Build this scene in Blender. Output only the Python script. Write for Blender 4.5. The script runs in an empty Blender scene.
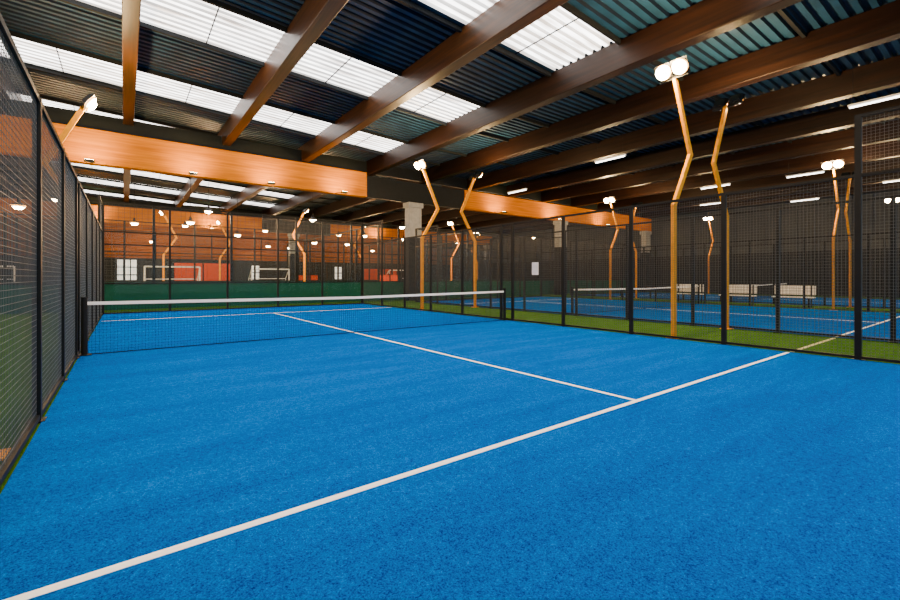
import bpy, bmesh, math, random
from mathutils import Vector, Matrix
random.seed(3)
S=bpy.context.scene
COL=S.collection

# ---------------------------------------------------------------- materials
def newmat(name):
    m=bpy.data.materials.new(name); m.use_nodes=True
    nt=m.node_tree; b=nt.nodes['Principled BSDF']; return m,nt,b
def plain(name,col,rough=.6,metal=0,noise=.12,scale=6,spec=.5):
    m,nt,b=newmat(name)
    tc=nt.nodes.new('ShaderNodeTexCoord'); n=nt.nodes.new('ShaderNodeTexNoise'); n.inputs['Scale'].default_value=scale
    n.inputs['Detail'].default_value=4
    r=nt.nodes.new('ShaderNodeValToRGB')
    r.color_ramp.elements[0].position=.3; r.color_ramp.elements[1].position=.7
    r.color_ramp.elements[0].color=[c*(1-noise) for c in col]+[1]
    r.color_ramp.elements[1].color=[min(1,c*(1+noise)) for c in col]+[1]
    nt.links.new(tc.outputs['Object'],n.inputs['Vector']); nt.links.new(n.outputs['Fac'],r.inputs['Fac'])
    nt.links.new(r.outputs['Color'],b.inputs['Base Color'])
    b.inputs['Roughness'].default_value=rough; b.inputs['Metallic'].default_value=metal; b.inputs['Specular IOR Level'].default_value=spec
    return m
def turf(name,c0,c1,spec=.0,bump=.6):
    m,nt,b=newmat(name); L=nt.links.new
    tc=nt.nodes.new('ShaderNodeTexCoord')
    n=nt.nodes.new('ShaderNodeTexNoise'); n.inputs['Scale'].default_value=110; n.inputs['Detail'].default_value=6; n.inputs['Roughness'].default_value=.75
    n3=nt.nodes.new('ShaderNodeTexNoise'); n3.inputs['Scale'].default_value=30; n3.inputs['Detail'].default_value=8; n3.inputs['Roughness'].default_value=.8
    n2=nt.nodes.new('ShaderNodeTexNoise'); n2.inputs['Scale'].default_value=1.3; n2.inputs['Detail'].default_value=6; n2.inputs['Roughness'].default_value=.65
    mp=nt.nodes.new('ShaderNodeMapping'); mp.inputs['Scale'].default_value=(.35,2.2,1); mp.inputs['Rotation'].default_value=(0,0,.5)
    L(tc.outputs['Object'],n.inputs['Vector']); L(tc.outputs['Object'],n3.inputs['Vector']); L(tc.outputs['Object'],mp.inputs['Vector']); L(mp.outputs['Vector'],n2.inputs['Vector'])
    def mul(src,k):
        a=nt.nodes.new('ShaderNodeMath'); a.operation='MULTIPLY'; a.inputs[1].default_value=k; L(src,a.inputs[0]); return a.outputs[0]
    def add(x,y):
        a=nt.nodes.new('ShaderNodeMath'); a.operation='ADD'; L(x,a.inputs[0]); L(y,a.inputs[1]); return a.outputs[0]
    s=add(add(mul(n.outputs['Fac'],.6),mul(n3.outputs['Fac'],.28)),mul(n2.outputs['Fac'],.12))
    r=nt.nodes.new('ShaderNodeValToRGB'); r.color_ramp.elements[0].position=.4; r.color_ramp.elements[1].position=.6
    r.color_ramp.elements[0].color=c0+(1,); r.color_ramp.elements[1].color=c1+(1,)
    L(s,r.inputs['Fac']); L(r.outputs['Color'],b.inputs['Base Color'])
    b.inputs['Roughness'].default_value=.95; b.inputs['Specular IOR Level'].default_value=spec
    bp=nt.nodes.new('ShaderNodeBump'); bp.inputs['Strength'].default_value=bump; bp.inputs['Distance'].default_value=.012
    L(n.outputs['Fac'],bp.inputs['Height']); L(bp.outputs['Normal'],b.inputs['Normal'])
    return m
def wood(name,c0,c1,axis='Y',rough=.45,spec=.5):
    m,nt,b=newmat(name); L=nt.links.new
    tc=nt.nodes.new('ShaderNodeTexCoord'); mp=nt.nodes.new('ShaderNodeMapping')
    mp.inputs['Scale'].default_value=(8,.35,8) if axis=='Y' else (.35,8,8)
    n=nt.nodes.new('ShaderNodeTexNoise'); n.inputs['Scale'].default_value=1.6; n.inputs['Detail'].default_value=7
    r=nt.nodes.new('ShaderNodeValToRGB'); r.color_ramp.elements[0].position=.3; r.color_ramp.elements[1].position=.7
    r.color_ramp.elements[0].color=c0+(1,); r.color_ramp.elements[1].color=c1+(1,)
    L(tc.outputs['Object'],mp.inputs['Vector']); L(mp.outputs['Vector'],n.inputs['Vector']); L(n.outputs['Fac'],r.inputs['Fac'])
    L(r.outputs['Color'],b.inputs['Base Color']); b.inputs['Roughness'].default_value=rough; b.inputs['Specular IOR Level'].default_value=spec
    return m
def emis(name,col,st):
    m,nt,b=newmat(name)
    b.inputs['Base Color'].default_value=col+(1,); b.inputs['Emission Color'].default_value=col+(1,); b.inputs['Emission Strength'].default_value=st
    return m
def skylight_mat(name,st):
    m,nt,b=newmat(name); L=nt.links.new
    tc=nt.nodes.new('ShaderNodeTexCoord'); n=nt.nodes.new('ShaderNodeTexNoise'); n.inputs['Scale'].default_value=1.5; n.inputs['Detail'].default_value=6
    mp=nt.nodes.new('ShaderNodeMapping'); mp.inputs['Scale'].default_value=(.5,4,1)
    r=nt.nodes.new('ShaderNodeValToRGB'); r.color_ramp.elements[0].position=.3; r.color_ramp.elements[1].position=.62
    r.color_ramp.elements[0].color=(.3,.25,.22,1); r.color_ramp.elements[1].color=(1,.98,.95,1)
    L(tc.outputs['Object'],mp.inputs['Vector']); L(mp.outputs['Vector'],n.inputs['Vector']); L(n.outputs['Fac'],r.inputs['Fac'])
    L(r.outputs['Color'],b.inputs['Emission Color']); b.inputs['Emission Strength'].default_value=st
    b.inputs['Base Color'].default_value=(.4,.4,.4,1)
    return m
def glass_mat():
    m,nt,b=newmat('toughened_glass'); L=nt.links.new
    out=nt.nodes['Material Output']; t=nt.nodes.new('ShaderNodeBsdfTransparent'); t.inputs[0].default_value=(.97,.99,.985,1)
    g=nt.nodes.new('ShaderNodeBsdfGlossy'); g.inputs['Roughness'].default_value=.03
    mx=nt.nodes.new('ShaderNodeMixShader'); mx.inputs[0].default_value=.012
    L(t.outputs[0],mx.inputs[1]); L(g.outputs[0],mx.inputs[2]); L(mx.outputs[0],out.inputs['Surface'])
    return m

M_blue=turf('blue_turf',(.0,.018,.19),(.0,.185,.72),bump=.9)
M_green=turf('green_turf',(.01,.05,.006),(.08,.17,.02))
M_line=plain('white_line',(.97,.97,.97),.8,0,.03,60)
M_black=plain('black_steel',(.006,.007,.008),.5,.0,spec=.2)
M_wire=plain('wire_steel',(.09,.1,.105),.5,.3)
M_wireD=plain('wire_dark',(.02,.022,.025),.5,.0)
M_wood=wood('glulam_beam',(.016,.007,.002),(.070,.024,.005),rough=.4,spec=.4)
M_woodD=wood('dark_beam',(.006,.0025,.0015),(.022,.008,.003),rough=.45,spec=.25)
M_orange=wood('orange_glulam',(.46,.13,.0),(.72,.235,.0),'X',.85,.0)
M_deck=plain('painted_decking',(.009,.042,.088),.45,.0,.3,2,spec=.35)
M_deck2=plain('decking_web_shade',(.002,.008,.022),.5,.0,.3,2)  # rib slopes shaded by a darker copy of the deck colour
M_sky=skylight_mat('skylight_translucent',9)
M_sky2=skylight_mat('skylight_rib_shade',1.5)  # rib slopes shaded through weaker emission of the same panel
M_yellow=plain('amber_paint',(.86,.33,.0),.5,spec=.1)
M_lamp=emis('lamp_lens',(1,.76,.42),150)
M_halo=emis('lamp_glow_rim',(1,.42,.07),9)  # glare around the lens, put into an amber emissive ring
M_tube=emis('tube_light',(1,.97,.9),10)
M_dark=plain('dark_panel',(.008,.010,.012),.7,spec=.2)
M_grey=plain('grey_panel',(.045,.05,.055),.7,0,.1,1,spec=.2)
M_tan=wood('warm_lit_cladding',(.10,.028,.002),(.26,.08,.006),'X',.7,.1)  # far wall's warm lamplight put into a brown panel colour
M_conc=plain('concrete',(.3,.31,.32),.8)
M_gbar=plain('green_board',(.001,.07,.045),.6,spec=.2)
M_red=plain('red_board',(.50,.055,.003),.6,spec=.2)
M_white=plain('white_plastic',(.8,.8,.8),.5)
M_net=plain('net_cord',(.01,.012,.015),.8,spec=.1)
M_glass=glass_mat()
M_win=emis('window_daylight',(.85,.93,1),.7)

# ---------------------------------------------------------------- mesh builder
class B:
    def __init__(s,*mats): s.v=[];s.f=[];s.mi=[];s.mats=list(mats)
    def m(s,mat):
        if mat not in s.mats: s.mats.append(mat)
        return s.mats.index(mat)
    def box(s,a,b,mat=None):
        k=len(s.v); x0,y0,z0=a; x1,y1,z1=b
        s.v+=[(x0,y0,z0),(x1,y0,z0),(x1,y1,z0),(x0,y1,z0),(x0,y0,z1),(x1,y0,z1),(x1,y1,z1),(x0,y1,z1)]
        i=s.m(mat) if mat else 0
        for q in ((3,2,1,0),(4,5,6,7),(0,1,5,4),(1,2,6,5),(2,3,7,6),(3,0,4,7)):
            s.f.append([k+t for t in q]); s.mi.append(i)
    def bar(s,p0,p1,w,h,mat=None,up=Vector((0,1,0))):
        p0=Vector(p0);p1=Vector(p1); d=(p1-p0).normalized()
        a=d.cross(up)
        if a.length<1e-4: a=d.cross(Vector((1,0,0)))
        a.normalize(); c=a.cross(d).normalized()
        k=len(s.v)
        for p in (p0,p1):
            for sx,sy in ((-1,-1),(1,-1),(1,1),(-1,1)):
                s.v.append(tuple(p+a*w/2*sx+c*h/2*sy))
        i=s.m(mat) if mat else 0
        for q in ((3,2,1,0),(4,5,6,7),(0,1,5,4),(1,2,6,5),(2,3,7,6),(3,0,4,7)):
            s.f.append([k+t for t in q]); s.mi.append(i)
    def cyl(s,p0,p1,r0,r1=None,n=12,mat=None):
        if r1 is None:r1=r0
        p0=Vector(p0);p1=Vector(p1);d=(p1-p0).normalized(); a=d.orthogonal().normalized(); c=d.cross(a)
        k=len(s.v); i=s.m(mat) if mat else 0
        for p,r in ((p0,r0),(p1,r1)):
            for j in range(n):
                t=2*math.pi*j/n; s.v.append(tuple(p+a*r*math.cos(t)+c*r*math.sin(t)))
        for j in range(n):
            s.f.append([k+j,k+(j+1)%n,k+n+(j+1)%n,k+n+j]); s.mi.append(i)
        s.f.append([k+j for j in range(n)][::-1]); s.mi.append(i)
        s.f.append([k+n+j for j in range(n)]); s.mi.append(i)
    def quad(s,pts,mat=None):
        k=len(s.v); s.v+=[tuple(p) for p in pts]; s.f.append(list(range(k,k+len(pts)))); s.mi.append(s.m(mat) if mat else 0)
    def make(s,name,parent=None,bevel=0,loc=None):
        me=bpy.data.meshes.new(name); me.from_pydata(s.v,[],s.f)
        for m in s.mats: me.materials.append(m)
        me.polygons.foreach_set('material_index',s.mi); me.update()
        o=bpy.data.objects.new(name,me); COL.objects.link(o)
        if parent: o.parent=parent
        if loc: o.location=loc
        if bevel:
            md=o.modifiers.new('b','BEVEL'); md.width=bevel; md.segments=2
        return o
def empty(name,loc=(0,0,0)):
    e=bpy.data.objects.new(name,None); e.location=loc; e.empty_display_size=.3; COL.objects.link(e); return e

# ---------------------------------------------------------------- layout (metres)
X0=-.606; W=10.0; PITCH=13.2
YB,YF,YN=-.3,19.7,9.6
YG=21.0; YG2=43.0; YEND=52.0
XL,XR=-15.0,39.6
def zb(x): # underside of roof beams
    x=max(min(x,10.5),-20); return 7.3-.05*x

# floor
b=B(M_green); b.box((XL,-4,-.2),(XR,YEND,0)); b.make('floor')

# courts
courts=[X0,X0+PITCH,X0+2*PITCH]
for cx in courts:
    r=empty('padel_court_surface',(cx,0,0))
    b=B(M_blue); b.box((0,YB,0),(W,YF,.012)); b.make('turf_carpet',r)
    b=B(M_line); t=.0145; lw=.055
    for y in (2.495,16.65): b.box((0.05,y-lw/2,.010),(W-.05,y+lw/2,t))
    b.box((W/2-lw/2,2.495+lw/2,.010),(W/2+lw/2,16.65+lw/2+.1,t))
    b.make('court_lines',r)
    # net
    n=empty('padel_net',(cx,YN,0))
    def top(u): return .92-.045*(1-abs(u-W/2)/(W/2))
    b=B(M_net)
    st=.05; k=int((W-.1)/st)
    for i in range(k+1):
        u=.06+i*st; b.box((u-.0018,-.0015,.02),(u+.0018,.0015,top(u)-.02))
    z=.03
    while z<.86:
        b.box((.06,-.0015,z-.0018),(W-.06,.0015,z+.0018)); z+=st
    b.box((.06,-.01,.016),(W-.06,.01,.03))
    b.make('net_mesh',n)
    b=B(M_line)
    N=20
    for i in range(N):
        u0=.06+(W-.12)*i/N; u1=.06+(W-.12)*(i+1)/N
        kx=len(b.v)
        b.v+=[(u0,-.012,top(u0)-.055),(u1,-.012,top(u1)-.055),(u1,.012,top(u1)-.055),(u0,.012,top(u0)-.055),
              (u0,-.012,top(u0)),(u1,-.012,top(u1)),(u1,.012,top(u1)),(u0,.012,top(u0))]
        for q in ((3,2,1,0),(4,5,6,7),(0,1,5,4),(1,2,6,5),(2,3,7,6),(3,0,4,7)): b.f.append([kx+t2 for t2 in q]); b.mi.append(0)
    b.make('net_tape',n)
    b=B(M_black)
    for u in (.06,W-.06):
        b.cyl((u,0,.0145),(u,0,.98),.045,n=16); b.cyl((u,0,.98),(u,0,1.0),.05,n=16); b.box((u-.1,-.1,.0145),(u+.1,.1,.026))
    b.make('net_posts',n)

    # enclosure
    f=empty('court_fence',(cx,0,0))
    near=(cx==courts[0])
    fr=B(M_black); ms=B(M_wire if near else M_wireD); gl=B(M_glass)
    ys=[YB,1.6,3.55,5.5,7.45,9.35,9.85,11.8,13.75,15.7,17.7,YF]
    H=3.0;H4=3.95
    wr=.0018; sp=.05 if near else .075
    for x in (0,W):
        o=-.04 if x==0 else .04
        for y in ys:
            h=H4 if ((x==W and y<1.7 and near) or y>17.65) else H
            fr.box((x+o-.03,y-.04,0),(x+o+.03,y+.04,h))
            fr.box((x+o-.06,y-.08,0),(x+o+.06,y+.08,.018))
        fr.box((x+o-.025,YB,H-.05),(x+o+.025,YF,H)); fr.box((x+o-.025,YB,.03),(x+o+.025,YF,.07))
        segs=[(17.7,YF)]+([(YB,1.6)] if (x==W and near) else [])
        for a,c in segs:
            fr.box((x+o-.025,a,H4-.05),(x+o+.025,c,H4))
        y=YB
        while y<YF:
            h=H4 if any(a<y<c for a,c in segs) else H
            ms.box((x+o-wr,y-wr,.05),(x+o+wr,y+wr,h)); y+=sp
        z=.1
        while z<H4:
            if z<H: ms.box((x+o-wr,YB,z-wr),(x+o+wr,YF,z+wr))
            else:
                for a,c in segs: ms.box((x+o-wr,a,z-wr),(x+o+wr,c,z+wr))
            z+=sp
    for y,o in ((YB,-.04),(YF,.04)):
        for i in range(6):
            x=W*i/5
            fr.box((x-.035,y+o-.03,0),(x+.035,y+o+.03,H4))
        fr.box((0,y+o-.025,H4-.05),(W,y+o+.025,H4)); fr.box((0,y+o-.025,H-.05),(W,y+o+.025,H))
        fr.box((0,y+o-.025,.0),(W,y+o+.025,.06))
        for i in range(5): gl.box((W*i/5+.045,y+o-.006,.07),(W*(i+1)/5-.045,y+o+.006,H-.06))
        x=0
        while x<W:
            ms.box((x-wr,y+o-wr,H),(x+wr,y+o+wr,H4)); x+=sp
        z=H
        while z<H4:
            ms.box((0,y+o-wr,z-wr),(W,y+o+wr,z+wr)); z+=sp
    fr.make('frame',f); ms.make('wire_mesh',f); gl.make('glass_panels',f)

# dull tan line across the gap between courts
b=B(plain('dull_line',(.5,.45,.25),.8)); b.box((X0+W+.15,2.465,0),(X0+PITCH-.15,2.525,.006)); b.make('gap_line')

# floodlight masts
def mast(x,y,sgn,power):
    r=empty('floodlight_mast',(x,y,0))
    b=B(M_yellow)
    o=-sgn
    P=[(0,0,.02),(0,0,2.9),(.78*o,0,4.15),(.05*o,0,5.7)]
    for i in range(3): 
        b.bar(P[i],P[i+1],.12,.07)
    for p in P[1:3]: b.cyl((p[0],-.037,p[2]),(p[0],.037,p[2]),.062,n=16)
    b.box((-.12,-.12,0),(.12,.12,.02))
    b.make('bent_pole',r,bevel=.006)
    h=B(M_black,M_lamp,M_halo)
    c=Vector((.05*o,0,5.75))
    h.box((c.x-.03,-.3,5.68),(c.x+.03,.3,5.74),M_black)
    for dy in (-.18,.18):
        ct=Vector((c.x+sgn*.12,dy,5.87)); n=Vector((sgn*.8,0,-.6)).normalized(); t=Vector((0,1,0)); u=n.cross(t)
        def pt(a,bb,cc): return ct+t*a+u*bb+n*cc
        k=len(h.v)
        for cc,s1 in ((-.07,.7),(.03,1)):
            for a,bb in ((-.17,-.17),(.17,-.17),(.17,.17),(-.17,.17)): h.v.append(tuple(pt(a*s1,bb*s1,cc)))
        for q in ((3,2,1,0),(4,5,6,7),(0,1,5,4),(1,2,6,5),(2,3,7,6),(3,0,4,7)): h.f.append([k+q1 for q1 in q]); h.mi.append(0)
        N=16; prev=None
        for q_,(rr,cc) in enumerate(((.165,.033),(.15,.075),(.12,.1),(.07,.12),(.03,.125))):
            ring=[pt(rr*math.cos(2*math.pi*j/N),rr*math.sin(2*math.pi*j/N),cc) for j in range(N)]
            if prev:
                for j in range(N): h.quad([prev[j],prev[(j+1)%N],ring[(j+1)%N],ring[j]],M_halo if q_==1 else M_lamp)
            prev=ring
        h.quad(prev,M_lamp)
        h.bar(c+Vector((0,dy,-.02)),ct,.03,.03,M_black)
    h.make('floodlight_heads',r)
    if power:
        l=bpy.data.lights.new('flood_light','POINT'); l.energy=power; l.color=(1,.64,.28); l.shadow_soft_size=.1
        lo=bpy.data.objects.new('flood_light',l); lo.parent=r; lo.location=(.05*o+sgn*.42,0,5.85); COL.objects.link(lo)
for y in (4.6,14.6):
    for i,cx in enumerate(courts):
        mast(cx-.2,y,1,850); mast(cx+W+.2,y,-1,850)
for x,y,sg in ((-5.2,28,1),(2.2,36.5,-1),(9.8,29.5,1),(6.3,40,-1),(17.2,36,1),(22,29,-1),(30,35,1)): mast(x,y,sg,0)

# ---------------------------------------------------------------- roof
beamx=[.12+3.46*k for k in range(-4,12)]
skyrows=[2.2+5.3*k for k in range(-1,10)]
r=empty('roof_beams')
for k,x in enumerate(beamx):
    if x<XL or x>XR: continue
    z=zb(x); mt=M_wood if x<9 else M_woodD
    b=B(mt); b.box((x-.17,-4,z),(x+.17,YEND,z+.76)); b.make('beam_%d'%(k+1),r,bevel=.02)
dk=B(M_deck,M_deck2); sk=B(M_sky,M_sky2)
p=.26; prof=[(0,0),(.12,0),(.145,.08),(.235,.08),(.26,0)]
y=-4.0
def zr(x): return zb(x)+.76
def insky(y): return any(abs(y+.13-c)<1.05 for c in skyrows)
while y<YEND:
    sky=insky(y)
    for j in range(4):
        y0,h0=y+prof[j][0],prof[j][1]; y1,h1=y+prof[j+1][0],prof[j+1][1]
        for a,c in ((XL,-3.4),(-3.4,10.35),(10.35,XR)):
            isk=(sky and a==-3.4)
            tgt=sk if isk else dk
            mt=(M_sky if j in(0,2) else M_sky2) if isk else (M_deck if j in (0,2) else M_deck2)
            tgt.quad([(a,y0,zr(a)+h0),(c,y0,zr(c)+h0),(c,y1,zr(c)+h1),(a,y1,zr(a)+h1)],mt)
    y+=p
dk.make('ceiling'); sk.make('skylight_panels')
b=B(M_dark)
for yc in skyrows:
    for yy in (yc-1.15,yc+1.15):
        kx=len(b.v)
        for x in (XL,10.35,XR):
            for dy,dz in ((-.04,-.12),(.04,-.12),(.04,-.005),(-.04,-.005)): b.v.append((x,yy+dy,zr(x)+dz))
        for s_ in range(2):
            o=kx+4*s_
            for q in range(4): b.f.append([o+q,o+(q+1)%4,o+4+(q+1)%4,o+4+q]); b.mi.append(0)
    for x0 in beamx:
        x=x0+3.46*.5
        if -3.4<x<10.3: b.box((x-.012,yc-1.1,zr(x)-.03),(x+.012,yc+1.1,zr(x)-.006))
b.make('roof_purlins')

# girders + columns
for yy in (YG,YG2):
    b=B(M_orange); b.box((XL+.1,yy,5.6),(10.3,yy+.4,6.9)); b.make('transverse_girder',bevel=.02)
    b=B(M_orange); b.box((17,yy,5.6),(XR-.1,yy+.4,6.78)); b.make('transverse_girder',bevel=.02)
    b=B(M_dark); b.box((10.31,yy+.05,5.6),(16.99,yy+.35,6.75)); b.make('steel_link_girder')
    b=B(M_dark); b.box((XL+.02,yy+.1,6.9),(XR-.02,yy+.3,7.5)); b.make('roof_bulkhead')
    for x in (-13,13.3,26.5,38.8):
        b=B(M_dark,M_conc); b.box((x-.45,yy-.1,0),(x+.45,yy+.45,3.6),M_dark); b.box((x-.42,yy-.07,3.6),(x+.42,yy+.42,5.59),M_conc)
        b.box((x-.5,yy-.15,5.3),(x+.5,yy+.5,5.59),M_conc)
        b.make('column',bevel=.02)
def wash(x,y,pw):  # added fittings and spots that brighten the girders
    b=B(M_black,M_lamp)
    b.bar((0,.95,.12),(0,.06,0),.03,.03,M_black); b.box((-.14,-.08,-.05),(.14,.08,.02),M_black)
    b.box((-.12,-.05,.021),(.12,.05,.03),M_lamp)
    o=b.make('added_girder_lamp',loc=(x,y-.96,5.5))
    l=bpy.data.lights.new('added_wash_light','SPOT'); l.energy=pw; l.color=(1,.68,.15); l.shadow_soft_size=.1; l.spot_size=math.radians(125); l.spot_blend=1
    lo=bpy.data.objects.new('added_wash_light',l); lo.location=(0,-.02,.1); lo.rotation_euler=(math.radians(180-52),0,0); lo.parent=o; COL.objects.link(lo)
for x in (-1,2.2,5.2,8.6,19.5,25,31): wash(x,YG,300)
for x in (-2,6,22): wash(x,YG2,600)

# walls
def wall(name,a,bb,z1=8.6,two=3.2,axis='x',up=M_grey):
    b=B(M_dark,up); b.box((a[0],a[1],0),(bb[0],bb[1],two),M_dark); b.box((a[0],a[1],two),(bb[0],bb[1],z1),up)
    if axis=='y':
        y=a[1]
        while y<bb[1]:
            xx=a[0] if a[0]>0 else bb[0]; s=-1 if a[0]>0 else 1
            b.box((min(xx,xx+s*.05),y,two),(max(xx,xx+s*.05),y+.1,z1),up); y+=1.0
    return b.make(name)
wall('wall_right',(XR,-4),(XR+.3,YEND),axis='y')
wall('wall_left',(XL-.3,-4),(XL,YEND),axis='y')
wall('wall_far',(XL,YEND),(XR,YEND+.3),up=M_tan)
for i,(x,w_,z0,z1) in enumerate([(-.6,1.6,.8,3.0),(11.3,.9,.2,2.6),(21,1.0,.2,2.6)]):
    b=B(M_win,M_dark); b.box((x,YEND-.06,z0),(x+w_,YEND-.02,z1),M_win)
    nx=max(1,round(w_/.5))
    for k in range(nx+1): b.box((x+w_*k/nx-.05,YEND-.1,z0-.05),(x+w_*k/nx+.05,YEND-.02,z1+.05),M_dark)
    for zz in (z0-.05,z1,z0+(z1-z0)*.66,z0+(z1-z0)*.33): b.box((x,YEND-.1,zz),(x+w_,YEND-.02,zz+.08),M_dark)
    b.make('window_%d'%(i+1))

# five-a-side area behind
def cage(y,h,sp,z0=0):
    b=B(M_gbar,M_black,M_wireD)
    b.box((XL+1,y,0),(XR-1,y+.08,1.05),M_gbar); b.box((XL+1,y-.03,1.05),(XR-1,y+.11,1.11),M_black)
    x=XL+1
    while x<XR-1:
        b.box((x-.05,y+.08,0),(x+.05,y+.18,h),M_black); x+=sp
    for zz in (h-.06,h*.6): b.box((XL+1,y+.1,zz),(XR-1,y+.15,zz+.06),M_black)
    x=XL+1
    while x<XR-1: b.box((x-.004,y+.12,1.1),(x+.004,y+.128,h),M_wireD); x+=.2
    z=1.2
    while z<h: b.box((XL+1,y+.12,z-.004),(XR-1,y+.128,z+.004),M_wireD); z+=.2
    b.make('pitch_barrier')
cage(22.2,4.4,3); cage(31,4.6,3.5); cage(41.9,5,4)
for x in (-4.5,11.8,18.5,27):
    for ya,yb2 in ((22.6,30.9),(31.3,41.8)):
        b=B(M_gbar,M_black,M_wireD); b.box((x,ya,0),(x+.08,yb2,1.05),M_gbar)
        y=ya+.05
        while y<yb2: b.box((x,y-.05,0),(x+.1,y+.05,4.4),M_black); y+=3
        b.box((x+.02,ya,4.34),(x+.07,yb2,4.4),M_black)
        b.make('pitch_divider')
for x,y,w_,h_ in ((3.2,41.6,4.2,2.5),(13,40.9,1.9,1.5),(16,30.5,1.9,1.5),(20,41.6,4,2.2)):
    b=B(M_red,M_black); b.box((x,y,0.05),(x+w_,y+.1,h_),M_red)
    for k in range(3): b.box((x+w_*k/2-.05,y-.04,0),(x+w_*k/2+.05,y+.12,h_+.1),M_black)
    b.make('red_hoarding')
def goal(x,y,w=3.0,h=2.0,d=1.0):
    b=B(M_white,M_net)
    for u in (0,w):
        b.cyl((u,0,0),(u,0,h),.05); b.cyl((u,0,h),(u,d,h*.6),.025); b.cyl((u,d,0),(u,d,h*.6),.025); b.cyl((u,0,.03),(u,d,.03),.025)
    b.cyl((0,0,h),(w,0,h),.05); b.cyl((0,d,.03),(w,d,.03),.025); b.cyl((0,d,h*.6),(w,d,h*.6),.025)
    k=0
    while k<w: b.bar((k,d,.03),(k,d,h*.6),.008,.008,M_net); b.bar((k,0,h),(k,d,h*.6),.008,.008,M_net); k+=.15
    b.make('football_goal',loc=(x,y,0))
goal(1.0,33,3.0); goal(8.3,38); goal(20.5,37); goal(-8.5,38)

def bay(x,y,z,pw=0):
    b=B(M_black,M_lamp,M_halo); b.cyl((0,0,.25),(0,0,zb(x)-z),.012,n=8); b.cyl((0,0,.12),(0,0,.3),.07,.05); b.cyl((0,0,0),(0,0,.12),.26,.09,20)
    b.cyl((0,0,-.06),(0,0,-.001),.2,.24,16,M_halo); b.cyl((0,0,-.16),(0,0,-.061),.12,.2,16,M_lamp)
    o=b.make('high_bay_lamp',loc=(x,y,z))
    if pw:
        l=bpy.data.lights.new('bay_light','POINT'); l.energy=pw; l.color=(1,.6,.28); l.shadow_soft_size=.25
        lo=bpy.data.objects.new('bay_light',l); lo.location=(0,0,-.45); lo.parent=o; COL.objects.link(lo)
k=0
for x in (-9,-2.5,3.7,9.5,16,23,30):
    for y in (27,38.5):
        bay(x,y,5.0 if y<30 else 5.3,1200 if (k%2==0) else 0); k+=1
for x,y,z in ((6.5,34,4.4),(12.8,36,4.3),(0.5,34,4.8),(20,33,4.5),(14,29,4.4),(14,47,4.5),(3.1,29.5,4.6),(17.5,40,4.6)): bay(x,y,z)
bay(2,47.5,4.6,1300); bay(12,47.5,4.6,1300); bay(24,47.5,4.6,1300)
bay(-3.5,25,4.3,300); bay(-9,8,5.3,700)  # last bay is added out of view to lighten the left fence

# tube lights
for x,y,z in ((16.2,10.4,6.25),(24.4,9.6,6.0),(24.8,6,6.0),(17.0,2.4,6.3),(30,12,6),(17.5,17,6.1),(30,3.5,6),(33,8,6)):
    b=B(M_white,M_tube); b.box((-.07,-.7,.03),(.07,.7,.08),M_white); b.cyl((0,-.67,.0),(0,.67,.0),.022,n=8,mat=M_tube)
    for yy in (-.6,.6): b.cyl((0,yy,.08),(0,yy,zr(x)-z),.006,n=6,mat=M_black)
    b.make('tube_light',loc=(x,y,z))

def bench(x,y):
    b=B(M_white,M_black)
    b.box((-.22,-.75,.42),(.22,.75,.47)); b.box((.2,-.75,.55),(.24,.75,.95))
    for yy in (-.6,.6):
        b.box((-.2,yy-.03,0),(-.15,yy+.03,.42),M_black); b.box((.17,yy-.03,0),(.22,yy+.03,.95),M_black)
    b.make('bench',loc=(x,y,0),bevel=.01)
bench(23.9,6.2); bench(23.9,8.4); bench(24.1,10.8)

b=B(M_white,M_black); b.box((0,-.12,0),(.01,.12,.36)); b.make('fence_sign',loc=(X0+W-.02,8.4,1.4))

# ---------------------------------------------------------------- world: added ambient fill, let in where the front wall is left unbuilt
w=bpy.data.worlds.new('World'); S.world=w; w.use_nodes=True
bg=w.node_tree.nodes['Background']; bg.inputs[0].default_value=(.6,.82,1,1); bg.inputs[1].default_value=1.2

cam=bpy.data.cameras.new('Camera'); co=bpy.data.objects.new('Camera',cam); COL.objects.link(co)
co.location=(0,0,1.341); co.rotation_euler=(math.pi/2,0,-math.radians(37.0))
cam.lens=17.28; cam.sensor_width=36; cam.shift_y=-23/900; cam.clip_end=200; cam.clip_start=.02
S.camera=co
